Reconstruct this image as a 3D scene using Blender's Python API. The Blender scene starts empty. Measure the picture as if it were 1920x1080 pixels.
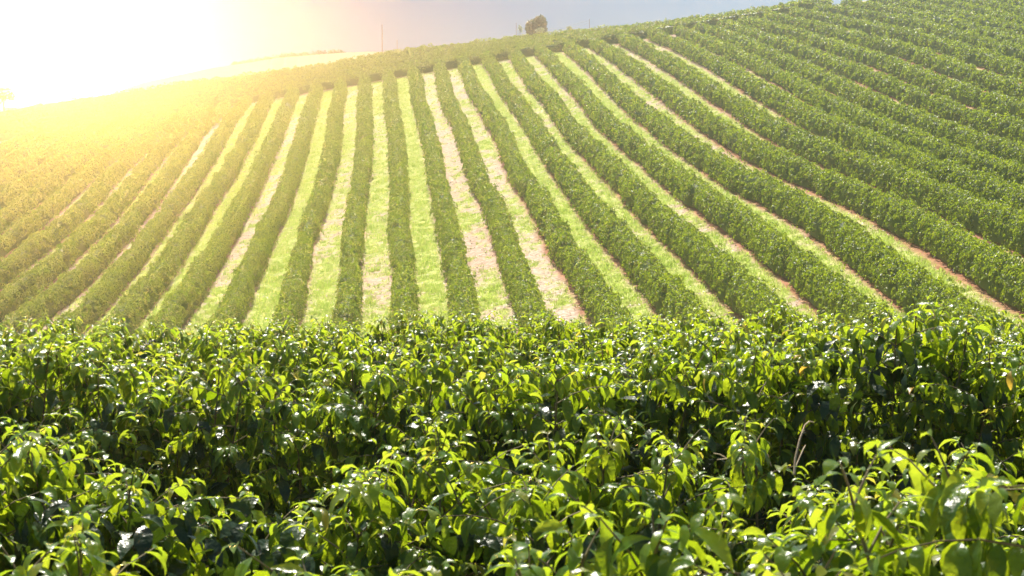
import bpy, math, random
import numpy as np

SC = bpy.context.scene
COL = SC.collection
RNG = np.random.default_rng(7)
random.seed(7)
CZ = 3.0                                   # camera height above the ground it stands on

# ------------------------------------------------------------------ camera
cam_d = bpy.data.cameras.new('camera')
cam = bpy.data.objects.new('camera', cam_d)
COL.objects.link(cam)
cam_d.sensor_width = 36.0
cam_d.lens = 67.18
cam_d.clip_start = 0.1
cam_d.clip_end = 6000
cam_d.dof.use_dof = True
cam_d.dof.focus_distance = 45.0
cam_d.dof.aperture_fstop = 13.0
cam.location = (0, 0, CZ)
cam.rotation_euler = (math.radians(90 - 0.96), 0, 0)
SC.camera = cam

# ------------------------------------------------------------------ sky, sun, exposure
SUN_EL, SUN_AZ = math.radians(58), math.radians(-9)      # azimuth from straight ahead (+y), negative = towards -x
world = bpy.data.worlds.new('World')
SC.world = world
world.use_nodes = True
wn, wl = world.node_tree.nodes, world.node_tree.links
bg = wn['Background']
bg.inputs['Strength'].default_value = 0.066
sky = wn.new('ShaderNodeTexSky')
sky.sky_type = 'NISHITA'
sky.sun_disc = False
sky.sun_elevation = SUN_EL
sky.sun_rotation = SUN_AZ                                 # sun over +y at 0
sky.air_density = 1.0
sky.dust_density = 1.0
sky.ozone_density = 1.0
# warm glow added low in the sky, apart from the sun, to light the haze
tc = wn.new('ShaderNodeTexCoord')
dot = wn.new('ShaderNodeVectorMath'); dot.operation = 'DOT_PRODUCT'
GD = np.array([-0.2360, 1.0, 0.1190]); GD /= np.linalg.norm(GD)
dot.inputs[1].default_value = tuple(GD)
nrm = wn.new('ShaderNodeVectorMath'); nrm.operation = 'NORMALIZE'
wl.new(tc.outputs['Generated'], nrm.inputs[0])
wl.new(nrm.outputs[0], dot.inputs[0])
def wmath(op, a, b=None, clamp=False):
    n = wn.new('ShaderNodeMath'); n.operation = op; n.use_clamp = clamp
    for i, v in enumerate((a, b)):
        if v is None: continue
        if isinstance(v, (int, float)): n.inputs[i].default_value = v
        else: wl.new(v, n.inputs[i])
    return n.outputs[0]
one_minus = wmath('SUBTRACT', 1.0, dot.outputs['Value'])
def lobe(sigma_deg, colour, gain):
    s = math.radians(sigma_deg)
    e = wmath('POWER', math.e, wmath('MULTIPLY', one_minus, -1.0 / (s * s)))
    e = wmath('MULTIPLY', e, gain)
    m = wn.new('ShaderNodeVectorMath'); m.operation = 'SCALE'
    m.inputs[0].default_value = colour
    wl.new(e, m.inputs['Scale'])
    return m.outputs[0]
def vadd(a, b):
    m = wn.new('ShaderNodeVectorMath'); m.operation = 'ADD'
    wl.new(a, m.inputs[0]); wl.new(b, m.inputs[1])
    return m.outputs[0]
GLOW = 1.0
# sky colour made darker and bluer round the added glow, offsetting the haze's brightness
kb = wmath('POWER', math.e, wmath('MULTIPLY', one_minus, -1.0 / math.radians(13.5) ** 2))
dim = wn.new('ShaderNodeVectorMath'); dim.operation = 'SCALE'; dim.inputs[0].default_value = (-.90, -.80, -.62)
wl.new(kb, dim.inputs['Scale'])
dim1 = wn.new('ShaderNodeVectorMath'); dim1.operation = 'ADD'; dim1.inputs[1].default_value = (1, 1, 1)
wl.new(dim.outputs[0], dim1.inputs[0])
dimmed_sky = wn.new('ShaderNodeVectorMath'); dimmed_sky.operation = 'MULTIPLY'
wl.new(sky.outputs[0], dimmed_sky.inputs[0]); wl.new(dim1.outputs[0], dimmed_sky.inputs[1])
tot = vadd(dimmed_sky.outputs[0], lobe(1.0, (1.0, 0.54, 0.17), 4000.0 * GLOW))
tot = vadd(tot, lobe(3.0, (1.0, 0.72, 0.44), 15.0 * GLOW))
wl.new(tot, bg.inputs['Color'])
world.cycles.sampling_method = 'MANUAL'
world.cycles.sample_map_resolution = 2048

sun_d = bpy.data.lights.new('sun', 'SUN')
sun_d.energy = 5.0
sun_d.angle = math.radians(0.5)
sun_d.color = (1.0, 0.93, 0.82)
sun = bpy.data.objects.new('sun', sun_d)
COL.objects.link(sun)
sun.rotation_euler = (math.radians(90) - SUN_EL, 0, math.radians(180) - SUN_AZ)
sun.location = (0, 0, 80)

SC.view_settings.view_transform = 'Standard'
SC.view_settings.look = 'None'
SC.view_settings.gamma = 1.0
SC.view_settings.exposure = 0.95
SC.view_settings.use_curve_mapping = False
SC.cycles.use_denoising = True
SC.cycles.max_bounces = 7
SC.cycles.diffuse_bounces = 3
SC.cycles.glossy_bounces = 2
SC.cycles.transmission_bounces = 3
SC.cycles.transparent_max_bounces = 4
SC.cycles.volume_bounces = 1
SC.cycles.sample_clamp_indirect = 6.0

# ------------------------------------------------------------------ helpers
def tag(o, label=None, cat=None, group=None, kind=None):
    if label: o['label'] = label
    if cat: o['category'] = cat
    if group: o['group'] = group
    if kind: o['kind'] = kind
    return o

def empty(name, loc, label, cat, group=None):
    o = bpy.data.objects.new(name, None)
    o.empty_display_size = 0.3
    o.location = loc
    COL.objects.link(o)
    return tag(o, label, cat, group)

def mesh_obj(name, verts, faces, mat, parent=None, rnd=None, attrs=None, smooth=True, origin=None):
    """verts (N,3); faces: list of (M,k) int arrays; one linked mesh object, vertices kept at their world place."""
    verts = np.asarray(verts, np.float32)
    if parent is not None: origin = parent.location
    org = np.array(origin if origin is not None else (0, 0, 0), np.float32)
    me = bpy.data.meshes.new(name)
    faces = [np.asarray(f, np.int32) for f in (faces if isinstance(faces, list) else [faces]) if len(f)]
    loops = np.concatenate([f.ravel() for f in faces])
    tot = np.concatenate([np.full(len(f), f.shape[1], np.int32) for f in faces])
    start = np.concatenate([[0], np.cumsum(tot)[:-1]]).astype(np.int32)
    me.vertices.add(len(verts)); me.vertices.foreach_set('co', (verts - org).ravel())
    me.loops.add(len(loops)); me.loops.foreach_set('vertex_index', loops)
    me.polygons.add(len(tot)); me.polygons.foreach_set('loop_start', start)
    if smooth: me.polygons.foreach_set('use_smooth', np.ones(len(tot), bool))
    me.update(calc_edges=True)
    if rnd is not None:
        a = me.attributes.new('rnd', 'FLOAT', 'FACE'); a.data.foreach_set('value', np.asarray(rnd, np.float32))
    for k, v in (attrs or {}).items():
        a = me.attributes.new(k, 'FLOAT', 'POINT'); a.data.foreach_set('value', np.asarray(v, np.float32))
    me.materials.append(mat)
    o = bpy.data.objects.new(name, me)
    COL.objects.link(o)
    if parent is not None: o.parent = parent
    elif origin is not None: o.location = origin
    return o

def hash1(i, seed=0):
    x = np.sin(np.asarray(i, float) * 127.1 + seed * 311.7) * 43758.5453
    return x - np.floor(x)
def noise1(t, seed=0):
    i = np.floor(t); f = t - i; f = f * f * (3 - 2 * f)
    return hash1(i, seed) * (1 - f) + hash1(i + 1, seed) * f
def noise2(x, y, seed=0):
    i, j = np.floor(x), np.floor(y); f, g = x - i, y - j
    f = f * f * (3 - 2 * f); g = g * g * (3 - 2 * g)
    h = lambda a, b: hash1(a + b * 57.31, seed)
    return (h(i, j) * (1 - f) + h(i + 1, j) * f) * (1 - g) + (h(i, j + 1) * (1 - f) + h(i + 1, j + 1) * f) * g
def sstep(a, b, x):
    t = np.clip((x - a) / (b - a), 0, 1); return t * t * (3 - 2 * t)

def tube(pts, r0, r1, sides=5):
    """a tapered tube along pts -> verts, quad faces"""
    pts = np.asarray(pts, float); n = len(pts)
    t = np.gradient(pts, axis=0); t /= np.linalg.norm(t, axis=1)[:, None] + 1e-9
    ref = np.where(abs(t[:, 2:3]) > .9, np.array([[1., 0, 0]]), np.array([[0, 0, 1.]]))
    a = np.cross(t, ref); a /= np.linalg.norm(a, axis=1)[:, None] + 1e-9
    b = np.cross(t, a)
    r = np.linspace(r0, r1, n)[:, None, None]
    ang = np.linspace(0, 2 * math.pi, sides, endpoint=False)
    v = pts[:, None, :] + r * (np.cos(ang)[None, :, None] * a[:, None, :] + np.sin(ang)[None, :, None] * b[:, None, :])
    i = np.arange(n - 1)[:, None] * sides; j = np.arange(sides)[None, :]; k = (j + 1) % sides
    f = np.stack([i + j, i + k, i + sides + k, i + sides + j], -1).reshape(-1, 4)
    return v.reshape(-1, 3), f

class Bag:
    """collects pieces of one mesh"""
    def __init__(s): s.v = []; s.f = {}; s.n = 0
    def add(s, v, f):
        s.v.append(v); s.f.setdefault(f.shape[1], []).append(f + s.n); s.n += len(v)
    def out(s): return np.concatenate(s.v), [np.concatenate(x) for x in s.f.values()]

# ------------------------------------------------------------------ materials
def new_mat(name):
    m = bpy.data.materials.new(name); m.use_nodes = True
    nt = m.node_tree
    return m, nt, nt.nodes, nt.links, nt.nodes['Principled BSDF']

def leaf_mat(name, ramp, trans, tmix, rough, spec=0.5, bump=0.0, coat=0.0):
    """leaf: glossy face colour picked per leaf, with light passing through the blade"""
    m, nt, N, L, p = new_mat(name)
    at = N.new('ShaderNodeAttribute'); at.attribute_name = 'rnd'
    cr = N.new('ShaderNodeValToRGB')
    els = cr.color_ramp.elements
    while len(els) < len(ramp): els.new(0.5)
    for e, (pos, c) in zip(els, ramp): e.position = pos; e.color = (*c, 1)
    L.new(at.outputs['Fac'], cr.inputs[0])
    L.new(cr.outputs[0], p.inputs['Base Color'])
    p.inputs['Roughness'].default_value = rough
    p.inputs['Specular IOR Level'].default_value = spec
    p.inputs['Coat Weight'].default_value = coat
    p.inputs['Coat Roughness'].default_value = 0.15
    tr = N.new('ShaderNodeBsdfTranslucent')
    cr2 = N.new('ShaderNodeValToRGB')
    els = cr2.color_ramp.elements
    while len(els) < len(trans): els.new(0.5)
    for e, (pos, c) in zip(els, trans): e.position = pos; e.color = (*c, 1)
    L.new(at.outputs['Fac'], cr2.inputs[0]); L.new(cr2.outputs[0], tr.inputs['Color'])
    mx = N.new('ShaderNodeMixShader'); mx.inputs[0].default_value = tmix
    L.new(p.outputs[0], mx.inputs[1]); L.new(tr.outputs[0], mx.inputs[2])
    L.new(mx.outputs[0], N['Material Output'].inputs['Surface'])
    if bump:
        no = N.new('ShaderNodeTexNoise'); no.inputs['Scale'].default_value = 38; no.inputs['Detail'].default_value = 1.5
        ge = N.new('ShaderNodeTexCoord'); L.new(ge.outputs['Object'], no.inputs['Vector'])
        b = N.new('ShaderNodeBump'); b.inputs['Strength'].default_value = bump; b.inputs['Distance'].default_value = 0.02
        L.new(no.outputs['Fac'], b.inputs['Height']); L.new(b.outputs[0], p.inputs['Normal'])
        L.new(b.outputs[0], tr.inputs['Normal'])
    return m

def plain_mat(name, c1, c2, scale, rough=0.8, detail=5, bump=0.0):
    m, nt, N, L, p = new_mat(name)
    no = N.new('ShaderNodeTexNoise'); no.inputs['Scale'].default_value = scale; no.inputs['Detail'].default_value = detail
    ge = N.new('ShaderNodeTexCoord'); L.new(ge.outputs['Object'], no.inputs['Vector'])
    cr = N.new('ShaderNodeValToRGB')
    cr.color_ramp.elements[0].position = .3; cr.color_ramp.elements[0].color = (*c1, 1)
    cr.color_ramp.elements[1].position = .7; cr.color_ramp.elements[1].color = (*c2, 1)
    L.new(no.outputs['Fac'], cr.inputs[0]); L.new(cr.outputs[0], p.inputs['Base Color'])
    p.inputs['Roughness'].default_value = rough
    p.inputs['Specular IOR Level'].default_value = 0.2
    if bump:
        b = N.new('ShaderNodeBump'); b.inputs['Strength'].default_value = bump
        L.new(no.outputs['Fac'], b.inputs['Height']); L.new(b.outputs[0], p.inputs['Normal'])
    return m

M_HEDGE = leaf_mat('clipped_coffee_leaves',
    [(0, (.048, .092, .008)), (.5, (.098, .158, .012)), (.9, (.16, .22, .02)), (1, (.22, .25, .03))],
    [(0, (.26, .41, .006)), (1, (.60, .71, .02))], 0.41, 0.42, 0.30)
M_CORE = plain_mat('inner_foliage', (.030, .058, .010), (.05, .09, .016), 3.0, 0.8)
M_LEAF = leaf_mat('glossy_coffee_leaves',
    [(0, (.020, .055, .012)), (.6, (.035, .090, .014)), (1, (.06, .13, .02))],
    [(0, (.28, .42, .006)), (1, (.58, .70, .02))], 0.43, 0.34, 0.30, 0.5)
M_OLD_SHADE = leaf_mat('shade_darkened_old_leaves', [(0, (.012, .030, .008)), (1, (.028, .060, .012))],
    [(0, (.06, .12, .004)), (1, (.14, .24, .01))], 0.16, 0.34, 0.35, 0.4)  # old inner leaves with the shade of the gaps put into their colour
M_SHOOT = leaf_mat('young_coffee_leaves',
    [(0, (.06, .13, .015)), (.7, (.10, .18, .02)), (1, (.18, .19, .03))],
    [(0, (.42, .60, .02)), (.93, (.62, .74, .04)), (1, (.75, .62, .08))], 0.45, 0.30, 0.38, 0.3)
M_YELLOW = leaf_mat('yellowed_leaves', [(0, (.45, .26, .03)), (1, (.55, .38, .05))],
    [(0, (.80, .42, .04)), (1, (.85, .60, .08))], 0.5, 0.4)
M_TWIG = plain_mat('green_brown_bark', (.10, .075, .045), (.20, .17, .09), 14, 0.75)
M_BARK = plain_mat('grey_bark', (.09, .07, .05), (.20, .16, .12), 6, 0.9)
M_DRY = plain_mat('dry_stalk', (.42, .30, .18), (.62, .50, .33), 30, 0.7)
M_GRASS = leaf_mat('bright_grass', [(0, (.24, .34, .05)), (.6, (.42, .48, .10)), (1, (.62, .56, .30))],
    [(0, (.45, .62, .08)), (.8, (.62, .78, .16)), (1, (.75, .70, .32))], 0.45, 0.5)
M_LITTER = leaf_mat('dry_litter', [(0, (.24, .16, .10)), (1, (.60, .50, .40))], [(0, (.4, .3, .2)), (1, (.6, .5, .4))], 0.15, 0.5)
M_TREE = leaf_mat('tree_leaves', [(0, (.022, .045, .014)), (1, (.06, .10, .025))], [(0, (.08, .14, .02)), (1, (.2, .3, .04))], 0.3, 0.4)
M_PALE = leaf_mat('pale_leaves', [(0, (.20, .26, .15)), (1, (.42, .48, .32))], [(0, (.3, .4, .2)), (1, (.5, .6, .35))], 0.35, 0.5)
M_WOOD = plain_mat('weathered_wood', (.16, .11, .07), (.30, .22, .14), 9, 0.9)
M_WIRE = plain_mat('metal_wire', (.30, .30, .30), (.42, .42, .42), 20, 0.5)

# ------------------------------------------------------------------ lie of the land
PC = [7.9281, 13.1704, 0.7548, -0.3389, 9.772, 0.5, 0.6739, 0.94, -0.5378, -1.2859]
PE = [(0, 0), (0, 1), (0, 2), (0, 3), (1, 0), (1, 1), (1, 2), (2, 0), (2, 1), (3, 0)]
HEAD_X = [-130, -78, -59, -46, -36, -26, -17, -8, 0, 8, 17, 24, 32, 40, 60, 130]
HEAD_Y = [322, 325, 328, 326, 319, 312, 306, 301, 296, 291, 286, 284, 281, 280, 280, 280]
SKY_U = [-400, 0, 60, 130, 200, 270, 340, 400, 500, 600, 640, 717, 800, 900, 960, 1050, 1150, 1250, 1350, 1440, 1480, 2600]
SKY_V = [255, 206, 196, 185, 175, 165, 153, 146, 133, 121, 112, 98, 87, 76, 69, 59, 49, 39, 26, 13, 6, -160]
FPX, PITCH = 3583.0, math.radians(0.96)
def head_y(x): return np.interp(x, HEAD_X, HEAD_Y)
def head_len(x): return np.interp(x, [-130, 0, 17, 32, 60], [30, 30, 22, 12, 12])
def poly(x, y):
    a = np.clip(x, -88, 88) / 60.; b = (np.clip(y, 66, 340) - 180) / 70.
    z = sum(c * a ** i * b ** j for c, (i, j) in zip(PC, PE))
    return z + np.minimum((x - np.clip(x, -88, 88)) * 0.10, 0) + CZ
def _head_slope():
    xs = np.linspace(-130, 130, 105); yh = head_y(xs); L = head_len(xs)
    u = 960 + FPX * xs / (yh + L)
    e = np.arctan((540 - np.interp(u, SKY_U, SKY_V)) / FPX) - PITCH
    zt = (yh + L) * np.tan(e) + CZ - 1.35
    return xs, np.clip((zt - poly(xs, yh)) / L, 0.02, 0.3)
HSX, HSM = _head_slope()
def ground(x, y):
    x = np.asarray(x, float); y = np.asarray(y, float)
    yh = head_y(x); L = head_len(x)
    z = poly(x, np.minimum(y, yh))
    d = np.maximum(y - yh, 0)
    back = np.minimum(d, L) * np.interp(x, HSX, HSM) - np.minimum(0.02 * np.maximum(d - L, 0) ** 2, 22)
    z = z + back
    w = sstep(28, 76, y)
    z = (1 - w) * 0.1 + w * z
    # a pale field on the next rise, beyond the crest on the sunny side
    yr = 402.0
    ur = 960 + FPX * x / yr
    zr = (yr * np.tan(np.arctan((540 - np.interp(ur, [100, 330, 450, 560, 640, 717, 800, 1000], [240, 152, 127, 110, 104, 100, 100, 140])) / FPX) - PITCH) + CZ)
    zr = zr - np.where(y < yr, 0.10 * (yr - y), 0.25 * (y - yr))
    return np.where(y > yh + L + 8, np.maximum(z, zr), z)

ROW_TXT = ["-549 -552 -555 -558 -560 -563 -565 -568 -571 -573 -576 -579 -582 -586 -589 -593 -597 -601 -606 -610 -615 -620 -626 -633 -639 -646 -652 -658 -665 -672 -680 -688 -695 -704 -710 -716 -721 -726 -731 -737 -744 -750 -755 -760 -765 -770 -775 -780",
"-520 -523 -525 -528 -531 -533 -536 -539 -541 -544 -546 -549 -553 -556 -560 -563 -568 -572 -576 -581 -585 -591 -597 -603 -610 -616 -623 -629 -635 -641 -646 -651 -655 -659 -664 -670 -675 -680 -685 -691 -698 -704 -712 -719 -725 -731 -738 -744",
"-490 -493 -496 -499 -501 -504 -506 -509 -512 -514 -517 -520 -523 -527 -530 -534 -538 -542 -547 -551 -556 -561 -566 -571 -576 -582 -587 -593 -598 -602 -606 -608 -610 -613 -618 -624 -629 -634 -639 -645 -652 -658 -666 -674 -683 -692 -701 -710",
"-461 -464 -466 -469 -472 -474 -477 -480 -482 -485 -487 -490 -494 -497 -501 -504 -509 -513 -517 -522 -526 -532 -536 -539 -543 -547 -552 -556 -561 -564 -567 -570 -572 -575 -578 -582 -588 -595 -602 -609 -616 -624 -631 -639 -647 -656 -665 -674",
"-431 -434 -437 -440 -442 -445 -447 -450 -453 -455 -458 -461 -464 -468 -471 -475 -479 -483 -488 -492 -497 -499 -502 -506 -510 -515 -520 -524 -529 -533 -536 -539 -542 -545 -548 -553 -559 -565 -572 -580 -587 -594 -602 -609 -617 -625 -633 -641",
"-402 -405 -407 -410 -413 -415 -418 -421 -423 -426 -428 -431 -435 -438 -442 -445 -450 -454 -457 -458 -460 -462 -466 -471 -476 -481 -487 -492 -497 -502 -506 -510 -513 -516 -519 -523 -527 -533 -539 -545 -552 -559 -565 -573 -580 -588 -596 -604",
"-372 -375 -378 -381 -383 -386 -388 -391 -394 -396 -399 -402 -405 -409 -412 -414 -415 -416 -418 -419 -421 -425 -430 -435 -441 -447 -452 -457 -462 -467 -472 -476 -480 -483 -487 -491 -495 -500 -505 -511 -517 -523 -530 -536 -542 -550 -558 -565",
"-343 -346 -348 -351 -354 -356 -359 -362 -364 -367 -369 -372 -376 -375 -375 -374 -375 -377 -380 -383 -386 -390 -395 -400 -406 -411 -417 -422 -428 -433 -438 -443 -448 -453 -457 -461 -465 -470 -476 -482 -488 -494 -500 -507 -513 -519 -524 -530",
"-313 -316 -319 -322 -324 -327 -329 -332 -335 -337 -340 -338 -337 -336 -336 -337 -340 -343 -346 -350 -354 -358 -363 -367 -372 -378 -383 -389 -395 -401 -406 -411 -417 -423 -428 -432 -436 -441 -446 -452 -458 -464 -471 -477 -483 -489 -495 -500",
"-284 -287 -289 -292 -295 -297 -298 -297 -297 -297 -297 -297 -297 -298 -301 -304 -307 -311 -315 -319 -323 -327 -331 -335 -340 -344 -349 -354 -359 -364 -369 -375 -380 -386 -392 -397 -403 -409 -414 -420 -426 -431 -437 -442 -448 -453 -459 -465",
"-245 -247 -249 -251 -251 -251 -252 -253 -255 -257 -259 -260 -262 -264 -267 -270 -274 -278 -282 -286 -290 -294 -298 -301 -304 -308 -313 -317 -321 -326 -331 -337 -342 -348 -353 -359 -364 -370 -375 -381 -387 -393 -398 -404 -410 -416 -422 -427",
"-199 -201 -203 -205 -208 -211 -214 -216 -218 -221 -223 -225 -227 -229 -232 -235 -239 -242 -246 -249 -253 -257 -260 -264 -268 -272 -276 -281 -285 -290 -295 -300 -305 -310 -315 -320 -325 -330 -336 -341 -346 -352 -357 -363 -368 -374 -379 -385",
"-153 -155 -157 -159 -162 -165 -168 -171 -175 -178 -182 -185 -188 -192 -196 -199 -203 -206 -208 -211 -215 -218 -222 -227 -231 -236 -240 -245 -250 -255 -260 -264 -269 -274 -279 -284 -288 -293 -298 -302 -308 -313 -318 -323 -328 -333 -339 -344",
"-107 -109 -111 -115 -119 -123 -127 -130 -134 -138 -142 -145 -150 -154 -159 -163 -167 -170 -173 -176 -179 -182 -186 -190 -194 -198 -203 -207 -212 -217 -222 -227 -232 -237 -241 -246 -250 -255 -259 -264 -269 -275 -280 -285 -290 -295 -300 -306",
"-72 -75 -78 -81 -85 -88 -91 -94 -98 -101 -103 -106 -111 -116 -120 -125 -129 -133 -137 -140 -143 -147 -150 -154 -158 -162 -166 -171 -176 -180 -185 -190 -195 -199 -204 -208 -212 -216 -221 -226 -231 -235 -240 -245 -250 -255 -259 -264",
"-36 -39 -42 -45 -49 -52 -55 -58 -62 -65 -67 -71 -75 -79 -83 -88 -92 -96 -100 -103 -107 -111 -115 -119 -123 -127 -131 -136 -140 -145 -149 -154 -159 -163 -167 -171 -175 -179 -183 -188 -193 -198 -203 -207 -212 -217 -222 -226",
"-5 -8 -11 -13 -16 -19 -21 -24 -27 -29 -31 -35 -39 -43 -47 -51 -55 -59 -63 -67 -71 -75 -79 -83 -87 -92 -96 -101 -105 -109 -114 -118 -123 -126 -130 -133 -137 -140 -144 -149 -154 -159 -163 -168 -172 -177 -181 -185",
"37 34 31 28 24 21 18 15 11 9 5 2 -2 -5 -9 -12 -16 -21 -27 -31 -35 -39 -42 -46 -50 -54 -59 -64 -69 -73 -78 -82 -87 -90 -93 -96 -99 -102 -106 -110 -113 -117 -121 -124 -128 -132 -135 -139",
"76 73 69 66 63 59 56 53 50 47 43 38 34 31 27 24 20 15 9 5 1 -2 -5 -8 -12 -16 -21 -26 -31 -35 -40 -45 -49 -53 -56 -59 -62 -65 -69 -73 -77 -80 -84 -87 -91 -95 -98 -102",
"114 111 107 104 100 97 93 90 87 83 79 75 71 66 62 58 54 50 46 42 38 34 31 27 24 20 15 11 6 2 -3 -7 -11 -15 -18 -21 -24 -28 -32 -37 -41 -45 -49 -53 -57 -61 -65 -69",
"144 142 139 136 134 131 129 126 124 121 117 113 108 104 100 96 93 89 84 79 74 69 64 60 57 54 51 48 44 39 34 29 25 22 20 17 14 11 7 3 0 -4 -7 -11 -15 -18 -22 -25",
"173 172 170 169 168 167 165 164 163 161 159 155 150 145 140 135 130 126 122 117 112 107 102 97 93 91 88 85 82 78 74 70 66 63 60 57 54 50 45 41 37 34 30 26 22 18 14 10",
"207 206 205 205 204 204 203 202 202 202 201 199 195 189 182 175 170 165 160 155 151 148 144 139 135 131 128 124 120 117 114 111 108 105 101 98 94 89 85 80 76 72 68 64 59 55 51 47",
"250 249 249 248 247 246 246 246 246 246 244 242 238 232 225 218 212 206 201 197 193 189 186 182 178 175 172 168 164 160 157 153 149 146 141 137 132 127 122 117 112 107 102 97 92 88 83 78",
"296 295 295 294 292 291 289 287 285 283 281 278 274 270 264 258 252 246 241 237 234 231 228 224 220 217 215 212 208 204 199 195 191 187 182 177 172 166 160 155 149 144 138 133 127 122 116 111",
"333 330 327 324 322 320 318 316 314 312 310 307 303 299 296 292 289 285 281 277 274 271 269 266 262 260 257 254 251 247 243 239 234 230 225 219 214 208 201 195 189 183 177 171 165 158 150 143",
"379 376 373 369 366 362 358 354 351 347 343 340 336 332 327 323 320 317 315 311 308 306 303 302 300 297 294 291 287 283 279 275 271 266 260 255 249 243 236 230 223 216 209 202 194 187 180 173",
"415 411 408 404 401 397 393 389 385 381 377 373 369 365 360 356 353 351 348 344 341 339 337 335 333 330 326 321 317 313 309 305 300 295 290 284 278 272 266 259 253 246 238 231 224 217 209 202",
"445 441 437 434 430 427 424 420 417 414 411 408 404 401 398 395 391 388 385 382 380 378 375 373 370 366 363 358 353 347 342 336 330 325 319 314 308 302 295 289 282 275 268 261 253 246 239 232",
"490 486 483 479 475 471 468 464 460 456 453 449 445 441 438 434 431 428 424 420 417 415 413 411 409 407 403 398 392 387 381 376 369 361 353 346 338 331 325 318 312 305 297 290 283 276 268 261",
"526 522 519 516 513 510 507 504 501 498 495 492 489 485 482 478 474 469 465 460 456 454 454 453 451 449 446 441 434 427 421 414 407 398 389 381 373 365 357 349 341 334 327 320 312 305 298 291",
"555 552 549 546 543 540 536 533 530 527 524 521 518 515 512 509 507 505 503 501 498 497 496 494 492 490 487 483 477 470 462 455 447 437 427 417 409 400 390 381 371 364 356 349 342 335 327 320",
"588 585 583 580 577 575 572 569 567 564 561 559 557 554 552 550 547 545 543 540 538 535 533 530 527 523 520 517 515 511 506 498 489 479 467 456 445 434 423 414 406 398 391 383 375 367 360 353",
"629 626 623 620 617 614 611 608 605 602 599 596 593 590 587 584 581 577 574 571 568 565 562 559 556 553 550 547 544 542 539 533 525 515 505 495 486 476 467 460 452 444 437 429 421 413 406 399",
"659 656 653 650 647 644 641 638 635 632 629 626 622 619 616 613 610 607 604 601 598 594 592 589 586 582 579 576 574 571 568 563 557 549 541 533 526 520 513 506 498 490 483 475 467 459 452 445",
"688 685 682 679 676 673 670 667 664 661 658 655 652 649 646 643 640 636 633 630 627 624 621 618 615 612 609 606 603 601 598 594 588 583 579 574 569 564 559 552 544 536 529 521 513 505 498 491",
"719 716 713 710 707 704 700 697 694 691 688 685 682 679 676 672 669 666 663 660 657 654 651 648 645 642 639 636 633 631 629 623 618 613 608 604 599 593 588 582 577 571 566 561 556 551 544 537",
"765 762 759 756 753 750 746 743 740 737 734 731 728 725 722 718 715 712 709 706 703 700 696 693 689 685 680 675 670 664 658 653 648 642 638 633 628 623 618 612 606 601 596 591 586 580 575 570"]
ROW_X = np.array([[int(v) / 10 for v in r.split()] for r in ROW_TXT])     # plan x of each hedge row at ROW_Y
ROW_Y = np.arange(60, 346, 6.0)
ROW_N = np.arange(-14.5, 26, 1.0)
ROW_X = np.vstack([ROW_X] + [ROW_X[-1:] + 3.5 * i for i in (1, 2, 3)])
def row_index(x, y):
    """strip/row coordinate: hedges lie at the half numbers, strips at the whole ones"""
    x = np.asarray(x, float); y = np.asarray(y, float)
    fy = np.clip((y - 60) / 6, 0, len(ROW_Y) - 1.001); i = fy.astype(int); f = fy - i
    out = np.empty(x.shape)
    xr = (ROW_X[:, i] * (1 - f) + ROW_X[:, i + 1] * f)                     # rows x points
    idx = np.clip((xr < x[None, :]).sum(0), 1, len(ROW_N) - 1)
    c = np.arange(len(x)); x0, x1 = xr[idx - 1, c], xr[idx, c]
    return ROW_N[idx - 1] + (x - x0) / (x1 - x0)

STRIP_K = [-16, -7, -6, -5, -4, -3, -2, -1, 0, 1, 2, 3, 4, 5, 6, 7, 8, 9, 10, 11, 12, 23]
STRIP_G = [.6, .6, .35, .7, .97, .55, .88, .55, .62, .92, .38, .30, .80, .68, .62, .85, .58, .62, .6, .85, .6, .6]
def grass_cover(x, y):
    """how grassy the ground is, 0..1, and how bare and red"""
    s = row_index(x, y); k = np.round(s); fr = s - k
    base = np.interp(k, STRIP_K, STRIP_G)
    inside = (y > 62) & (y < head_y(x) + 1) & (s > -16) & (s < 26)
    shift = np.where(k >= 3, 0.0, 0.0)
    band = 1 - sstep(0.20, 0.33, np.abs(fr - shift))
    n = noise2(x * .8, y * .35, 3) * .35 + noise2(x * 2.3, y * 1.2, 5) * .4 + noise2(x * 4.5, y * 2.4, 6) * .25
    lowg = noise1(y * .045 + k * 7.3, 11)
    g = band * sstep(0.64 - base * .55, 0.90 - base * .55, n * .80 + lowg * .25)
    g = np.where(inside, g, 0.45 * (noise2(x * .3, y * .3, 8) > .4))
    red = np.where(k >= 3, sstep(.18, .30, fr) * .9, .15) * sstep(260, 150, y) + np.where(np.abs(fr) > .3, .5, 0)
    red = np.clip(red * (0.5 + noise2(x * .4, y * .2, 21)), 0, 1)
    return g, red

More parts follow.
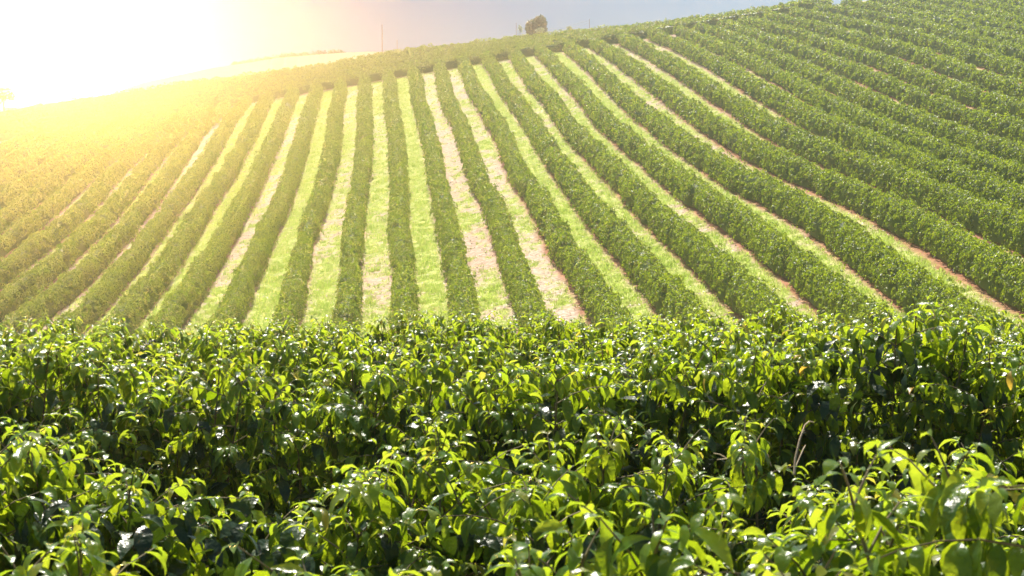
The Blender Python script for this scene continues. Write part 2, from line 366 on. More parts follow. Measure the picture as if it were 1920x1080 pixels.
# ------------------------------------------------------------------ terrain
def build_terrain():
    def axis(lo, a, b, hi, fine, mid):
        far_l = -np.geomspace(1, a - lo + 1, 14)[::-1] + 1 + a
        far_r = np.geomspace(1, hi - b + 1, 14) - 1 + b
        return np.unique(np.round(np.concatenate([far_l, np.arange(a, b + .01, fine), far_r]), 3))
    xs = axis(-900, -84, 84, 900, 0.4, 0)
    ys = np.unique(np.concatenate([-np.geomspace(1, 120, 10), np.arange(0, 84, 2.), np.arange(84, 332, .45), np.arange(332, 520, 2.), np.geomspace(520, 950, 12)]))
    X, Y = np.meshgrid(xs, ys)
    x, y = X.ravel(), Y.ravel()
    z = ground(x, y)
    far = sstep(0, 1, np.maximum(np.abs(x) - 130, 0) / 400) 
    z = z * (1 - far) + np.minimum(z, 4.0) * far
    z = z - sstep(560, 900, y) * np.maximum(z - 2, 0)
    g, red = grass_cover(x, y)
    z = z + (noise2(x * 1.1, y * 1.1, 31) - .5) * .10
    pale = ((y > head_y(x) + head_len(x) + 5) & (y < 560)).astype(float)
    g = g * (1 - pale); red = red * (1 - pale)
    nx_, ny_ = len(xs), len(ys)
    i = np.arange(ny_ - 1)[:, None] * nx_ + np.arange(nx_ - 1)[None, :]
    f = np.stack([i, i + 1, i + nx_ + 1, i + nx_], -1).reshape(-1, 4)
    m, nt, N, L, p = new_mat('plantation_soil')
    def attr(nm):
        a = N.new('ShaderNodeAttribute'); a.attribute_name = nm; return a.outputs['Fac']
    tcn = N.new('ShaderNodeTexCoord')
    def noise(scale, detail, lo, hi, c1, c2):
        no = N.new('ShaderNodeTexNoise'); no.inputs['Scale'].default_value = scale; no.inputs['Detail'].default_value = detail
        L.new(tcn.outputs['Object'], no.inputs['Vector'])
        cr = N.new('ShaderNodeValToRGB')
        cr.color_ramp.elements[0].position = lo; cr.color_ramp.elements[0].color = (*c1, 1)
        cr.color_ramp.elements[1].position = hi; cr.color_ramp.elements[1].color = (*c2, 1)
        L.new(no.outputs['Fac'], cr.inputs[0])
        return cr.outputs[0], no
    def mix(fac, a, b):
        x_ = N.new('ShaderNodeMix'); x_.data_type = 'RGBA'
        L.new(fac, x_.inputs['Factor']); L.new(a, x_.inputs[6]); L.new(b, x_.inputs[7])
        return x_.outputs[2]
    straw, no1 = noise(3.5, 9, .38, .66, (.35, .25, .18), (.62, .51, .41))
    redc, no2 = noise(1.3, 7, .35, .65, (.24, .095, .052), (.40, .19, .11))
    grs, no3 = noise(2.2, 8, .35, .68, (.27, .34, .06), (.52, .54, .19))
    palec, no4 = noise(.06, 6, .3, .7, (.48, .43, .28), (.60, .55, .38))
    c = mix(attr('red'), straw, redc)
    c = mix(attr('grass'), c, grs)
    c = mix(attr('pale'), c, palec)
    L.new(c, p.inputs['Base Color'])
    p.inputs['Roughness'].default_value = 0.95; p.inputs['Specular IOR Level'].default_value = 0.1
    b = N.new('ShaderNodeBump'); b.inputs['Strength'].default_value = .6; b.inputs['Distance'].default_value = .15
    L.new(no1.outputs['Fac'], b.inputs['Height']); L.new(b.outputs[0], p.inputs['Normal'])
    o = mesh_obj('hillside_ground', np.stack([x, y, z], -1), f, m, attrs={'grass': g, 'red': red, 'pale': pale})
    tag(o, kind='structure')
build_terrain()

# ------------------------------------------------------------------ clipped hedge rows
def hedge_mesh(path, height, hw, seed, dist_fn, dens=1.0):
    """path (n,2) plan points about 0.5 m apart -> leaf shell plus inner body, one mesh"""
    path = np.asarray(path, float); n = len(path)
    seg = np.linalg.norm(np.diff(path, axis=0), axis=1); t = np.concatenate([[0], np.cumsum(seg)]); Lt = t[-1]
    tan = np.gradient(path, axis=0); tan /= np.linalg.norm(tan, axis=1)[:, None]
    nor = np.stack([tan[:, 1], -tan[:, 0]], -1)
    rng = np.random.default_rng(seed)
    height = np.broadcast_to(height, (n,))
    def size(tt, ang):
        """radius factor of bushes merged into the row; ang lets each side bulge by itself"""
        b = 0.80 + 0.30 * noise1(tt * .95 + 40, seed) + 0.20 * noise1(tt * 2.1, seed + 1)
        b = b + 0.34 * (noise2(tt * 1.25, ang * 1.9 + seed, seed + 2) - .5) + 0.26 * (noise2(tt * 2.9, ang * 4.2 + seed, seed + 4) - .5)
        b = b * (1 - .38 * sstep(.80, .93, noise1(tt * .33 + 9, seed + 7)))          # weak plants here and there
        endt = np.minimum(tt, Lt - tt)
        return b * (0.22 + 0.78 * sstep(-.25, 1.0, endt))
    def place(tt, ang, k):
        x0 = np.interp(tt, t, path[:, 0]); y0 = np.interp(tt, t, path[:, 1])
        nx_, ny_ = np.interp(tt, t, nor[:, 0]), np.interp(tt, t, nor[:, 1])
        h = np.interp(tt, t, height)
        ca, sa = np.cos(ang), np.sin(ang)
        r = size(tt, ang) * k
        off = hw * np.sign(ca) * np.abs(ca) ** .72 * r
        up = h * (np.maximum(sa, 0) ** .68) * (0.45 + 0.55 * r) * np.where(k < 1, .93, 1)
        x, y = x0 + nx_ * off, y0 + ny_ * off
        out = np.stack([nx_ * ca, ny_ * ca, sa], -1)
        return np.stack([x, y, ground(x0, y0) + up + 0.02], -1), out
    # inner body
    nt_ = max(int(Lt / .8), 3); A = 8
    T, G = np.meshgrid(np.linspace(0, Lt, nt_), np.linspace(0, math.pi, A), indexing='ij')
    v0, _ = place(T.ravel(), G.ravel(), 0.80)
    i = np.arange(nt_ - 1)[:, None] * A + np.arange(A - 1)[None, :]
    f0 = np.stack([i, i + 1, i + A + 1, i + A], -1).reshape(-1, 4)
    # leaves
    mids = (path[:-1] + path[1:]) / 2
    D = dist_fn(mids)
    Ls = np.clip(.150 * D / 125., .15, .29)
    per = (2 * height[:-1] + 2 * hw)
    cnt = seg * per * 0.75 * dens / (0.33 * Ls ** 2)
    cum = np.concatenate([[0], np.cumsum(cnt)]); N_ = int(cum[-1])
    PER = 11                                                          # leaves to one shoot cluster
    NC = max(N_ // PER, 4)
    tc_ = np.interp(np.sort(rng.random(NC)) * cum[-1], cum, t)
    ac = rng.random(NC) * math.pi
    pc, oc = place(tc_, ac, 0.90 + rng.normal(0, .06, NC))
    Rc = np.interp(tc_, (t[:-1] + t[1:]) / 2, Ls) * rng.uniform(1.0, 1.75, NC)
    ci = np.repeat(np.arange(NC), PER); N_ = len(ci)
    ax = oc * .75 + np.array([0, 0, .65]); ax /= np.linalg.norm(ax, axis=1)[:, None]
    dr = rng.normal(0, 1, (N_, 3)); dr /= np.linalg.norm(dr, axis=1)[:, None]
    dr = dr + ax[ci] * .95; dr /= np.linalg.norm(dr, axis=1)[:, None]   # dome of directions round the cluster axis
    p = pc[ci] + dr * (Rc[ci] * rng.uniform(.75, 1.05, N_))[:, None]
    out = dr
    ls = np.interp(tc_, (t[:-1] + t[1:]) / 2, Ls)[ci] * rng.uniform(.75, 1.3, N_)
    d = dr - ax[ci] * (dr * ax[ci]).sum(1)[:, None] + np.array([0, 0, -.45]) + rng.normal(0, .30, (N_, 3))
    d /= np.linalg.norm(d, axis=1)[:, None]
    up = dr + rng.normal(0, .25, (N_, 3))
    lat = np.cross(d, up); lat /= np.linalg.norm(lat, axis=1)[:, None] + 1e-9
    nr = np.cross(lat, d)
    w = ls * .31
    p = p - d * (ls * .45)[:, None]
    b0 = p
    tip = p + d * ls[:, None] - nr * (ls * .22)[:, None]
    m_ = p + d * (ls * .48)[:, None] + nr * (ls * .05)[:, None]
    l1 = m_ + lat * w[:, None]; l2 = m_ - lat * w[:, None]
    lv = np.stack([b0, l1, tip, l2], 1).reshape(-1, 3)
    q = np.arange(N_)[:, None] * 4 + len(v0)
    tri = np.concatenate([q + [0, 1, 2], q + [0, 2, 3]], 1).reshape(-1, 3)
    r = np.clip(rng.normal(.5, .20, N_) + rng.normal(0, .10, NC)[ci], 0, 1)
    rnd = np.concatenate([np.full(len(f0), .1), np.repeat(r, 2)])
    return np.concatenate([v0, lv]), [f0, tri], rnd

def cam_dist(p): return np.hypot(p[:, 0], p[:, 1])
def pix(x, y, z):
    cz, sz = math.cos(PITCH), math.sin(PITCH); z = z - CZ
    yy = y * cz - z * sz; zz = y * sz + z * cz
    return 960 + FPX * x / yy, 540 - FPX * zz / yy

ORD = ['', 'next', 'second', 'third', 'fourth', 'fifth', 'sixth', 'seventh', 'eighth', 'ninth', 'tenth', 'eleventh', 'twelfth',
       'thirteenth', 'fourteenth', 'fifteenth', 'sixteenth', 'seventeenth', 'eighteenth', 'nineteenth', 'twentieth']
def field_label(n):
    if n == -3.5: return 'golden-lit hedge row climbing the hill with a gap near its upper end'
    if n == 0.5: return 'long straight hedge row climbing the hill directly below the tall thin pole'
    if n == 5.5: return 'long hedge row climbing the hill to end below the dark round tree'
    if n < -3.5:
        return 'golden hedge row in the glare, %s from the gapped row towards the sun' % ORD[int(-3.5 - n)]
    if n < 0.5:
        return 'olive hedge row, %s from the gapped row towards the row below the tall pole' % ORD[int(n + 3.5)]
    if n < 5.5:
        return 'green hedge row, %s from the row below the tall pole towards the tree row' % ORD[int(n - .5)]
    return 'dark green hedge row, %s past the row below the round tree, away from the sun' % ORD[int(n - 5.5)]

GAP = (-3.5, 271.0, 277.0)
for ri, n in enumerate(ROW_N):
    if n > 24.5: continue
    y = np.arange(64, 330, .5)
    x = np.interp(y, ROW_Y, ROW_X[ri])
    # small waver of a planted row
    x = x + (noise1(y * .22, int(ri) + 200) - .5) * .22
    keep = y < head_y(x) - 1.6
    z = ground(x, y)
    u, v = pix(x, y, z + 1)
    keep &= (v < 655) & (u > -330) & (u < 2280) & (v > -120)
    idx = np.nonzero(keep)[0]
    if len(idx) < 8: continue
    a, b = idx[0], idx[-1]
    x, y = x[a:b + 1], y[a:b + 1]
    h = np.interp(y, [90, 180, 290], [1.95, 1.75, 1.5])
    if n == GAP[0]:
        h = h * (1 - .80 * (sstep(GAP[1] - 1.5, GAP[1], y) * (1 - sstep(GAP[2], GAP[2] + 1.5, y))))
    vv, ff, rr = hedge_mesh(np.stack([x, y], -1), h * (.90 if n > 11 else 1), .57 if n < -5 or n > 11 else .64, 300 + ri, cam_dist)
    o = mesh_obj('coffee_hedge', vv, ff, M_HEDGE, rnd=rr, smooth=False, origin=(x[0], y[0], float(ground(x[0], y[0]))))
    tag(o, field_label(n), 'hedge', 'clipped coffee hedges climbing the hillside')

# hedges laid along the hilltop, above the ends of the climbing rows
TOPL = ['hilltop hedge running along the ends of the climbing rows, dark face showing'] + \
       ['hilltop hedge along the crest, %s behind the one touching the climbing rows' % ORD[j] for j in range(1, 12)]
for j in range(9):
    x = np.arange(-104, 62, .5)
    off = 1.7 + 3.45 * j
    Lx = head_len(x)
    y = head_y(x) + off + (noise1(x * .12, 70 + j) - .5) * .5
    keep = off < Lx + 2.2
    u, v = pix(x, y, ground(x, y) + 1)
    keep &= (u > -190) & (u < 1560)
    idx = np.nonzero(keep)[0]
    a, b = idx[0], idx[-1]
    x, y = x[a:b + 1], y[a:b + 1]
    vv, ff, rr = hedge_mesh(np.stack([x, y], -1), 1.3 + .2 * (j == 0), .50, 500 + j, cam_dist)
    o = mesh_obj('coffee_hedge', vv, ff, M_HEDGE, rnd=rr, smooth=False, origin=(x[0], y[0], float(ground(x[0], y[0]))))
    tag(o, TOPL[j], 'hedge', 'coffee hedges along the hilltop')

# ------------------------------------------------------------------ grass and dry litter between the rows
def strip_points(N_, seed):
    rng = np.random.default_rng(seed)
    y = 84 + (310 - 84) * rng.random(N_) ** 1.25
    x = (rng.random(N_) - .5) * 2 * .30 * y
    s = row_index(x, y); fr = s - np.round(s)
    ok = (np.abs(fr) < .30) & (y < head_y(x) + .3)
    u, v = pix(x, y, ground(x, y)); ok &= (v < 640) & (u > -60) & (u < 1990) & (v > -30)
    ok &= (s > -9.2) & (s < 13)
    return x[ok], y[ok], rng
x, y, rng = strip_points(330000, 41)
g, _ = grass_cover(x, y)
ok = rng.random(len(x)) < g
x, y = x[ok], y[ok]
B = 5
x = np.repeat(x, B) + rng.normal(0, .09, len(x) * B); y = np.repeat(y, B) + rng.normal(0, .09, len(y) * B)
hgt = rng.uniform(.08, .26, len(x)) * (0.5 + 1.2 * noise2(x * 1.6, y * 1.2, 77) ** 2)
a = rng.random(len(x)) * 2 * math.pi; lean = rng.uniform(.1, .9, len(x)) * hgt
base = np.stack([x, y, ground(x, y) - .02], -1)
wv = np.stack([-np.sin(a), np.cos(a), 0 * a], -1) * rng.uniform(.02, .045, len(x))[:, None]
tip = base + np.stack([np.cos(a) * lean, np.sin(a) * lean, hgt], -1)
gv = np.stack([base - wv, base + wv, tip], 1).reshape(-1, 3)
o = mesh_obj('grass', gv, np.arange(len(gv)).reshape(-1, 3), M_GRASS, rnd=np.clip(rng.normal(.1, .18, len(x)) + .75 * noise2(x * 1.3, y * .7, 78), 0, 1), smooth=False)
tag(o, 'short bright green grass growing in the strips between the hedge rows', 'grass', kind='stuff')

x, y, rng = strip_points(120000, 43)
g, red = grass_cover(x, y)
ok = rng.random(len(x)) < (.85 - g * .7) * (1 - .55 * red)
x, y = x[ok], y[ok]
a = rng.random(len(x)) * 2 * math.pi; ln = rng.uniform(.05, .13, len(x)); wd = ln * rng.uniform(.25, .5, len(x))
c = np.stack([x, y, ground(x, y) + rng.uniform(.04, .09, len(x))], -1)
d = np.stack([np.cos(a), np.sin(a), rng.normal(.05, .35, len(x))], -1) * ln[:, None]
w = np.stack([-np.sin(a), np.cos(a), rng.normal(0, .3, len(x))], -1) * wd[:, None]
lv = np.stack([c - d, c + w, c + d, c - w], 1).reshape(-1, 3)
o = mesh_obj('dry_leaf_litter', lv, np.arange(len(lv)).reshape(-1, 4), M_LITTER, rnd=rng.random(len(x)), smooth=False)
tag(o, 'pale dry leaf litter scattered on the bare strips', 'leaf litter', kind='stuff')

# ------------------------------------------------------------------ big coffee hedges in front of the camera
PROF_S = np.array([0, .10, .25, .42, .60, .78, .91, 1.0])
PROF_W = np.array([.05, .30, .80, 1.0, .92, .58, .22, .02])
def leaf_batch(org, az, phi0, kap, Ls, Ws, roll, fold, ns, wave=None):
    """N arching blades: az (N,2) heading, phi0 start pitch, kap total bend; -> verts, quads"""
    N_ = len(org)
    s = np.linspace(0, 1, ns)
    h = np.stack([az[:, 0], az[:, 1], np.zeros(N_)], -1)
    lat = np.stack([-az[:, 1], az[:, 0], np.zeros(N_)], -1)
    phi = phi0[:, None] - kap[:, None] * s[None, :] ** .85
    pm = (phi[:, 1:] + phi[:, :-1]) / 2; dl = (Ls / (ns - 1))[:, None]
    cx = np.concatenate([np.zeros((N_, 1)), np.cumsum(np.cos(pm) * dl, 1)], 1)
    cz = np.concatenate([np.zeros((N_, 1)), np.cumsum(np.sin(pm) * dl, 1)], 1)
    ctr = org[:, None, :] + cx[..., None] * h[:, None, :] + cz[..., None] * np.array([0, 0, 1.])
    nr = -np.sin(phi)[..., None] * h[:, None, :] + np.cos(phi)[..., None] * np.array([0, 0, 1.])
    lt = np.broadcast_to(lat[:, None, :], nr.shape)
    cr, sr = np.cos(roll)[:, None, None], np.sin(roll)[:, None, None]
    l2 = lt * cr + nr * sr; n2 = nr * cr - lt * sr
    w = np.interp(s, PROF_S, PROF_W)[None, :] * Ws[:, None]
    cf, sf = np.cos(fold)[:, None, None], np.sin(fold)[:, None, None]
    wob = 0.0 if wave is None else (wave[:, None] * np.sin(s[None, :] * 15 + wave[:, None] * 200))[..., None] * w[..., None]
    L_ = ctr + w[..., None] * (l2 * cf + n2 * sf) + wob * n2
    R_ = ctr + w[..., None] * (-l2 * cf + n2 * sf) - wob * n2
    v = np.stack([L_, ctr, R_], 2).reshape(-1, 3)                       # N, ns, 3
    i = (np.arange(N_)[:, None, None] * ns + np.arange(ns - 1)[None, :, None]) * 3 + np.arange(2)[None, None, :]
    f = np.stack([i, i + 1, i + 4, i + 3], -1).reshape(-1, 4)
    return v, f, 2 * (ns - 1)

def front_hedge(label, y0, slope, crest, seed, ns, step, lat_gap, leaf=1.0, hw=.76, yellow=None, shoots=True):
    """a planted row across the view: crest = height of the foliage top against x"""
    rng = np.random.default_rng(seed)
    half = .27 * (y0 + 1) + 5.0
    root = empty('coffee_hedge', (0, y0, 0.1), label, 'hedge', 'big-leaved coffee hedges before the valley')
    twigs = Bag()
    O, A, P, K, Lf, Wf, isy, rr = [], [], [], [], [], [], [], []
    bx = -half
    while bx < half:
        bx += step * rng.uniform(.8, 1.2)
        by = y0 + slope * bx + rng.normal(0, .08)
        top = np.interp(bx, crest[0], crest[1]) + rng.normal(0, .07)
        gz = float(ground(np.array([bx]), np.array([by]))[0])
        for q in range(rng.integers(5, 7)):
            sx, sy = bx + rng.normal(0, .12), by + rng.normal(0, .16)
            tx, ty = sx + rng.normal(0, .22), sy + rng.uniform(-.42, .42)
            tz = top - abs(rng.normal(0, .11)) - 0.22 * ((ty - by) / hw) ** 2
            zz = np.linspace(gz, tz, 7); k = np.linspace(0, 1, 7)
            st = np.stack([sx + (tx - sx) * k ** 1.5, sy + (ty - sy) * k ** 1.5, zz], -1)
            twigs.add(*tube(st, .016, .004, 5))
            depth = 0.02
            while depth < min(1.55, tz - gz - .3):
                fz = 1 - depth / (tz - gz)
                base = np.array([sx + (tx - sx) * fz ** 1.5, sy + (ty - sy) * fz ** 1.5, tz - depth])
                ln = min(.10 + 1.5 * depth ** .85, .55 if depth < .5 else .36) * rng.uniform(.65, 1.15)
                a0 = rng.random() * 2 * math.pi
                for side in (0, math.pi):
                    if depth > .12 and rng.random() < .12: continue
                    aa = a0 + side + rng.normal(0, .25)
                    e0 = math.radians(np.interp(depth, [0, .3, 1.2], [58, 38, 12]) + rng.normal(0, 9))
                    m_ = max(3, int(ln / .050)); ks = np.linspace(0, 1, m_ + 1)
                    el = e0 - math.radians(60) * ks * min(1, ln / .5)
                    dx = np.concatenate([[0], np.cumsum(np.cos(el[:-1]) * ln / m_)]); dz = np.concatenate([[0], np.cumsum(np.sin(el[:-1]) * ln / m_)])
                    pts = base + np.stack([np.cos(aa) * dx, np.sin(aa) * dx, dz], -1)
                    # keep inside the clipped width of the row
                    over = np.abs(pts[-1, 1] - by) / hw
                    if over > 1.15: pts = base + (pts - base) * (1.15 / over)
                    twigs.add(*tube(pts[::2] if len(pts) > 4 else pts, .0045, .002, 3))
                    first = 0 if ln < .25 else int(m_ * .25)
                    for jn in range(first, m_ + 1):
                        tipn = (m_ - jn) / max(m_, 1)                    # 0 at the tip
                        young = np.clip(1 - (m_ - jn) * .28, 0, 1) * (1 if depth < .55 else .6)
                        for sd in (-1, 1):
                            if rng.random() < .06: continue
                            ha = aa + sd * math.radians(rng.normal(62 - 34 * (jn == m_), 13))
                            O.append(pts[jn] + rng.normal(0, .004, 3)); A.append((math.cos(ha), math.sin(ha)))
                            P.append(math.radians(rng.normal(-24 + 56 * young, 14)))
                            K.append(math.radians(rng.normal(76 + 8 * young, 20)))
                            l_ = rng.triangular(.075, .135, .195) * (1 - .50 * young) * leaf
                            Lf.append(l_); Wf.append(l_ * rng.uniform(.15, .24))
                            isy.append(young); rr.append(rng.random())
                depth += 1.22 * lat_gap * rng.uniform(.8, 1.2)
    O, A = np.array(O), np.array(A); P, K, Lf, Wf, isy, rr = map(np.array, (P, K, Lf, Wf, isy, rr))
    n_ = len(O)
    roll = rng.normal(0, .35, n_); fold = rng.normal(.30, .12, n_); wave = np.abs(rng.normal(.14, .11, n_))
    yel = np.zeros(n_, bool)
    if yellow is not None:
        for (cx, cy, cz_) in yellow:
            d = np.linalg.norm(O - np.array([cx, cy, cz_]), axis=1); j = np.argmin(d)
            yel[j] = True; Lf[j] *= 1.2; Wf[j] *= 1.25
    ysel = (isy > .3) & ~yel
    osel = ~ysel & ~yel
    for sel, nm, mat in ((osel, 'leaves', M_LEAF), (ysel, 'new_leaves', M_SHOOT), (yel, 'yellowed_leaves', M_YELLOW)):
        if not sel.any(): continue
        v, f, per = leaf_batch(O[sel], A[sel], P[sel], K[sel], Lf[sel], Wf[sel], roll[sel], fold[sel], ns, wave[sel])
        p = mesh_obj(nm, v, f, mat, parent=root, rnd=np.repeat(rr[sel], per))
        if nm == 'new_leaves': p['label'] = 'small pale yellow-green leaves at the shoot tips'
        if nm == 'yellowed_leaves': p['label'] = 'old orange-yellow leaves among the green'
    v, f = twigs.out()
    mesh_obj('branches', v, f, M_TWIG, parent=root)
    # old inner leaves, coloured darker to deepen the shade in the gaps
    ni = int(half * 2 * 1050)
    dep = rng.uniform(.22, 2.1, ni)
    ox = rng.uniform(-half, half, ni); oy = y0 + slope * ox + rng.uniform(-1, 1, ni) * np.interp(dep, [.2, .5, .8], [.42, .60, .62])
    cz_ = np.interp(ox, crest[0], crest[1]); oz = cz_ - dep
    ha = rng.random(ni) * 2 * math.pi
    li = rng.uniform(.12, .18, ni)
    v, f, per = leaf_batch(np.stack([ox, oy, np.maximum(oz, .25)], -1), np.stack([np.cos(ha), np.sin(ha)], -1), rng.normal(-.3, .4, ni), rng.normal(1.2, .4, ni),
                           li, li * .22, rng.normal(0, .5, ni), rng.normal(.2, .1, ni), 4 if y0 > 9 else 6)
    p = mesh_obj('shade_darkened_leaves', v, f, M_OLD_SHADE, parent=root, rnd=np.repeat(rng.random(ni), per))
    p['label'] = 'old inner leaves, coloured darker to deepen the shade in the row'
    return n_

def crest_from(y0, slope, pts):
    """crest heights for a row: (x/y ratio, drop/y ratio) pairs measured as slopes from eye level"""
    xs, zs = [], []
    for a, b in pts:
        y = y0 / (1 - slope * a); xs.append(a * y); zs.append(CZ - b * (y + .40) - (.02 if y0 < 6 else .02) + (.06 if y0 > 10 else 0))
    return np.array(xs), np.array(zs)
def pr(*uv): return [((u - 960) / FPX, math.tan(math.atan((v - 540) / FPX) + PITCH)) for u, v in uv]

FRONT = [
 ('big-leaved coffee hedge along the bottom edge, the largest leaves of all', 4.7, -.10, pr((-200, 950), (30, 960), (300, 1035), (720, 995), (1000, 1010), (1250, 935), (1500, 895), (1700, 880), (1900, 860), (2100, 860)), 7, .62, .085, 1.0),
 ('glossy coffee hedge just behind the bottom-edge one, dry weed stalk beside it', 7.7, -.03, pr((-200, 778), (60, 784), (350, 818), (600, 838), (900, 840), (1120, 835), (1300, 875), (1600, 892), (1850, 850), (2100, 850)), 7, .66, .09, 1.0),
 ('tall coffee hedge carrying a few orange-yellow leaves and one high bush', 11.3, .0, pr((-200, 672), (100, 672), (500, 680), (900, 684), (1200, 655), (1400, 640), (1480, 625), (1540, 572), (1670, 552), (1740, 610), (1900, 650), (2100, 655)), 6, .7, .10, 1.0),
 ('coffee hedge right behind the tall one with orange-yellow leaves', 14.8, .0, pr((-200, 650), (200, 655), (700, 650), (1100, 640), (1500, 632), (1900, 640), (2100, 640)), 5, .75, .115, 1.05),
 ('fourth row back of the big-leaved hedges, only its sunlit top showing', 18.3, .0, pr((-200, 628), (400, 632), (900, 625), (1300, 622), (2100, 628)), 5, .8, .13, 1.1),
 ('second to last big-leaved hedge before the valley, a thin sunlit top', 21.8, .0, pr((-200, 612), (500, 618), (1000, 612), (2100, 614)), 4, .85, .15, 1.15),
 ('last big-leaved hedge before the valley, its top against the climbing rows', 25.2, .0, pr((-200, 598), (400, 606), (750, 598), (1100, 604), (1400, 598), (2100, 604)), 4, .85, .16, 1.2),
]
NL = 0
for i, (lab, y0, sl, cr, ns, st, lg, lf) in enumerate(FRONT):
    yl = None
    if i == 2:
        yl = [((u - 960) / FPX * 10.7, 10.6, CZ - (math.tan(math.atan((v - 540) / FPX) + PITCH)) * 10.7) for u, v in
              ((1545, 662), (1690, 705), (1640, 655), (1610, 700), (1600, 672), (1850, 690), (1320, 700))]
    NL += front_hedge(lab, y0, sl, crest_from(y0, sl, cr), 900 + i, ns, st, lg, lf, yellow=yl)

# ------------------------------------------------------------------ dry weed stalks in the second hedge
def at(u, v, y):
    return np.array([(u - 960) / FPX * y, y, CZ - math.tan(math.atan((v - 540) / FPX) + PITCH) * y])
rngd = np.random.default_rng(5)
b = at(1490, 890, 8.0)
root = empty('dry_weed_stalk', tuple(b), 'tall bleached dry weed stalk with a bent tip rising from the hedge', 'dry weed')
for i, uv in enumerate(([(1490, 890), (1492, 860), (1500, 825), (1510, 797), (1518, 790), (1527, 792)], [(1488, 890), (1496, 868), (1507, 842), (1511, 835)])):
    p = np.array([at(u, v, 8.0 + .04 * k) for k, (u, v) in enumerate(uv)])
    mesh_obj('stalk', *[(lambda t: t)(q) for q in tube(p, .0055 - .002 * i, .002, 5)], M_DRY, parent=root)
b = at(1380, 880, 8.1)
root = empty('dry_weed', tuple(b), 'low tangle of bleached dry weed stems on the hedge', 'dry weed')
for uv in ([(1385, 885), (1372, 865), (1350, 852), (1338, 850)], [(1390, 885), (1388, 860), (1383, 846), (1378, 838)], [(1388, 880), (1400, 858), (1425, 845), (1440, 852), (1447, 875)],
           [(1375, 882), (1366, 860), (1345, 862)], [(1392, 884), (1396, 862), (1404, 850), (1412, 842)], [(1382, 884), (1376, 858), (1388, 850), (1412, 848)]):
    y_ = 8.0 + rngd.uniform(0, .15)
    p = np.array([at(u, v, y_) for u, v in uv])
    v_, f_ = tube(p, .004, .0018, 4)
    mesh_obj('stem', v_, f_, M_DRY, parent=root)

# ------------------------------------------------------------------ trees and bushes on the crest
def crown_cards(centre, rad, N_, size, seed, lumps=9, gap=.18):
    rng = np.random.default_rng(seed)
    C_ = rng.normal(0, .45, (lumps, 3)) * rad; C_[0] = 0
    R_ = rng.uniform(.40, .65, lumps); R_[0] = .75
    which = rng.choice(lumps, N_, p=R_ ** 2 / (R_ ** 2).sum())
    d = rng.normal(0, 1, (N_, 3)); d /= np.linalg.norm(d, axis=1)[:, None]
    p = C_[which] + d * (R_[which] * rng.uniform(.72, 1.05, N_))[:, None] * rad
    inside = (np.abs(p / (np.array(rad) * 1.08)) ** 2).sum(1) < 1.0
    p = p[inside] + centre; d = d[inside]; n_ = len(p)
    t = rng.normal(0, 1, (n_, 3)) + d * .4; t /= np.linalg.norm(t, axis=1)[:, None]
    w = np.cross(t, d + rng.normal(0, .4, (n_, 3))); w /= np.linalg.norm(w, axis=1)[:, None]
    s = size * rng.uniform(.6, 1.3, n_)[:, None]
    v = np.stack([p - t * s, p + w * s * .5, p + t * s, p - w * s * .5], 1).reshape(-1, 3)
    return v, np.arange(len(v)).reshape(-1, 4), rng.random(n_)
def tree(name, label, cat, u, v_bot, v_top, w_px, y_, mat, seed, N_=2600, size=.16, trunk=.12, group=None, lumps=9):
    x_ = (u - 960) / FPX * y_
    zb, zt = at(u, v_bot, y_)[2], at(u, v_top, y_)[2]
    gz = float(ground(np.array([x_]), np.array([y_]))[0])
    root = empty(name, (x_, y_, gz), label, cat, group)
    rx = w_px / 2 / FPX * y_
    c = np.array([x_, y_, (zb + zt) / 2])
    v_, f_, r_ = crown_cards(c, np.array([rx, rx, (zt - zb) / 2]), N_, size, seed, lumps)
    mesh_obj('crown', v_, f_, mat, parent=root, rnd=r_, smooth=False)
    tk = Bag(); rng = np.random.default_rng(seed)
    tk.add(*tube([(x_, y_, gz - .2), (x_ + .05, y_, (gz + c[2]) / 2), (x_, y_, c[2])], trunk, trunk * .6, 7))
    for i in range(5):
        a = i * 1.26 + rng.random(); e = c + np.array([math.cos(a) * rx * .6, math.sin(a) * rx * .6, (zt - zb) * rng.uniform(-.05, .3)])
        tk.add(*tube([(x_, y_, zb * .6 + c[2] * .4 - .2), tuple((e + c) / 2 - np.array([0, 0, .1])), tuple(e)], trunk * .45, trunk * .12, 5))
    v_, f_ = tk.out(); mesh_obj('trunk', v_, f_, M_BARK, parent=root)
    return root
tree('round_tree', 'dark dense round-topped tree standing on the crest behind the hedges', 'tree', 1007, 74, 28, 42, 336, M_TREE, 11, 5200, .22, .16, None, 12)
tree('pale_shrub', 'small pale grey-green shrub in front of the dark round tree', 'shrub', 1012, 62, 51, 17, 331, M_PALE, 12, 700, .14, .05)
tree('thin_tree', 'thin straggly sapling beside the dark round tree', 'tree', 975, 64, 44, 11, 333, M_PALE, 13, 150, .14, .05, lumps=5)
tree('low_shrub', 'low grey shrub on the crest beside the short thin post', 'shrub', 1068, 58, 49, 14, 333, M_PALE, 14, 500, .14, .05)
tree('flowering_shrub', 'tiny yellowish shrub on the crest between the poles and the round tree', 'shrub', 793, 93, 83, 10, 338, M_PALE, 15, 380, .14, .05)
tree('broad_tree', 'tree faint in the sun glare at the far end of the crest', 'tree', 8, 196, 158, 60, 352, M_TREE, 16, 1500, .22, .2)
tree('round_bush', 'round bush faint in the glare at the foot of the pale field', 'bush', 414, 150, 131, 28, 370, M_TREE, 17, 1300, .18, .1)
tree('small_bush', 'tiny bush beside the pale field, next to the round bush', 'bush', 452, 136, 127, 8, 375, M_TREE, 18, 300, .14, .06)
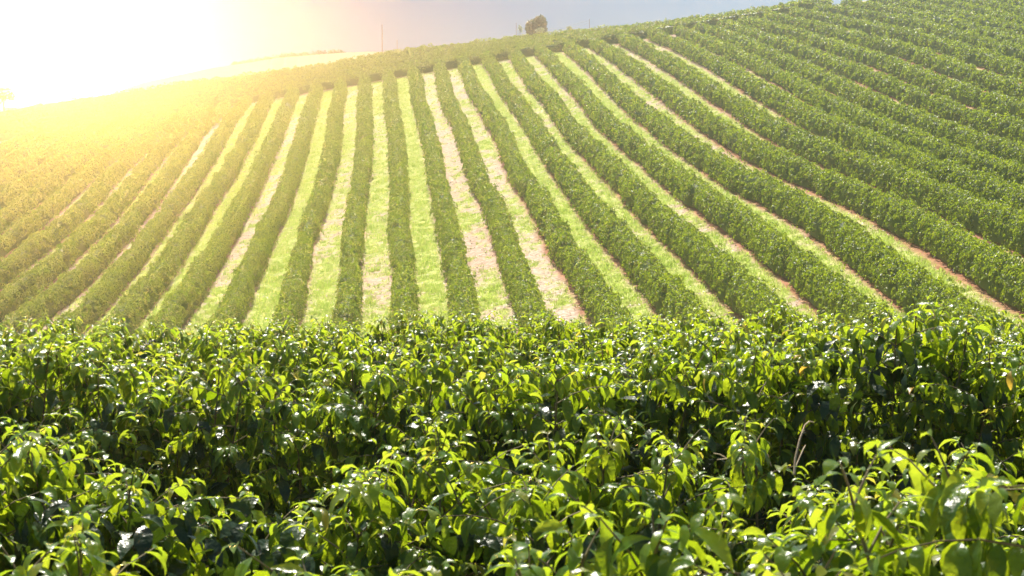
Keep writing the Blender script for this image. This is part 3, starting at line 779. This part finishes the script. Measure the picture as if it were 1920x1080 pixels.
def wild_hedge():
    rng = np.random.default_rng(21)
    bag = []; 
    for i in range(46):
        f = i / 45.; u = 440 + f * 200; v = np.interp(u, [440, 500, 560, 640], [126, 115, 108, 103])
        p = at(u, v - rng.uniform(0, 3), 401)
        bag.append(crown_cards(p, np.array([1.3, 1.3, rng.uniform(.7, 1.15)]), 130, .22, 400 + i, 4))
    V_, F_, R_, n_ = [], [], [], 0
    for v_, f_, r_ in bag: V_.append(v_); F_.append(f_ + n_); R_.append(r_); n_ += len(v_)
    o = mesh_obj('bushes', np.concatenate(V_), np.concatenate(F_), M_TREE, rnd=np.concatenate(R_), smooth=False)
    tag(o, 'ragged belt of far-off bushes along the top of the pale field', 'bushes', kind='stuff')
wild_hedge()

# ------------------------------------------------------------------ poles and wires on the crest
def pole(name, label, u, v_top, y_, r, cat='pole', bar=False):
    t = at(u, v_top, y_); gz = float(ground(np.array([t[0]]), np.array([y_]))[0])
    root = empty(name, (t[0], y_, gz), label, cat)
    v_, f_ = tube([(t[0], y_, gz - .5), (t[0] + .02, y_, (gz + t[2]) / 2), (t[0], y_, t[2])], r, r * .7, 8)
    mesh_obj('shaft', v_, f_, M_WOOD, parent=root)
    v_, f_ = tube([(t[0], y_, t[2]), (t[0], y_, t[2] + .12)], r * .72, r * .2, 8)
    mesh_obj('cap', v_, f_, M_WIRE, parent=root)
    return t
pole('tall_pole', 'tall thin wooden pole rising above the crest hedges', 717, 46, 343, .10)
pole('short_pole', 'shorter thin pole next to the tall wooden pole', 745, 75, 344, .07)
p1 = pole('wire_post', 'thin post carrying wires beside the straggly sapling', 968, 43, 338, .06, 'post')
p2 = pole('marker_post', 'short thin post on the crest past the dark round tree', 1105, 36, 336, .06, 'post')
for dz, lab in ((0.3, 'upper thin wire strung past the dark round tree'), (.75, 'lower thin wire strung past the dark round tree')):
    k = np.linspace(0, 1, 13)[:, None]
    pts = (p1 - [0, 0, dz + .9]) * (1 - k) + (p2 - [0, 0, dz - .1]) * k
    pts[:, 2] -= (.6 * 4 * k * (1 - k))[:, 0]
    v_, f_ = tube(pts, .022, .022, 4)
    tag(mesh_obj('wire', v_, f_, M_WIRE, origin=tuple(pts[0])), lab, 'wire', 'wires on the crest')

# ------------------------------------------------------------------ haze lit by the glow added to the sky
from mathutils import Vector
bpy.context.view_layer.update()
TOP = max((o.matrix_world @ Vector(c)).z for o in SC.objects if o.type == 'MESH' for c in o.bound_box) + .6
x0, x1, y0, y1, z0, z1 = -920, 920, -140, 970, -40, TOP
hv = np.array([(x, y, z) for z in (z0, z1) for y in (y0, y1) for x in (x0, x1)], float)
hf = np.array([(0, 2, 3, 1), (4, 5, 7, 6), (0, 1, 5, 4), (2, 6, 7, 3), (0, 4, 6, 2), (1, 3, 7, 5)])
mh = bpy.data.materials.new('haze'); mh.use_nodes = True
N, L = mh.node_tree.nodes, mh.node_tree.links
N.remove(N['Principled BSDF'])
pv = N.new('ShaderNodeVolumePrincipled')
pv.inputs['Color'].default_value = (.97, .97, .97, 1)
pv.inputs['Density'].default_value = 0.0009
pv.inputs['Anisotropy'].default_value = 0.897
L.new(pv.outputs[0], N['Material Output'].inputs['Volume'])
o = mesh_obj('haze', hv, hf, mh, smooth=False)
tag(o, kind='stuff')
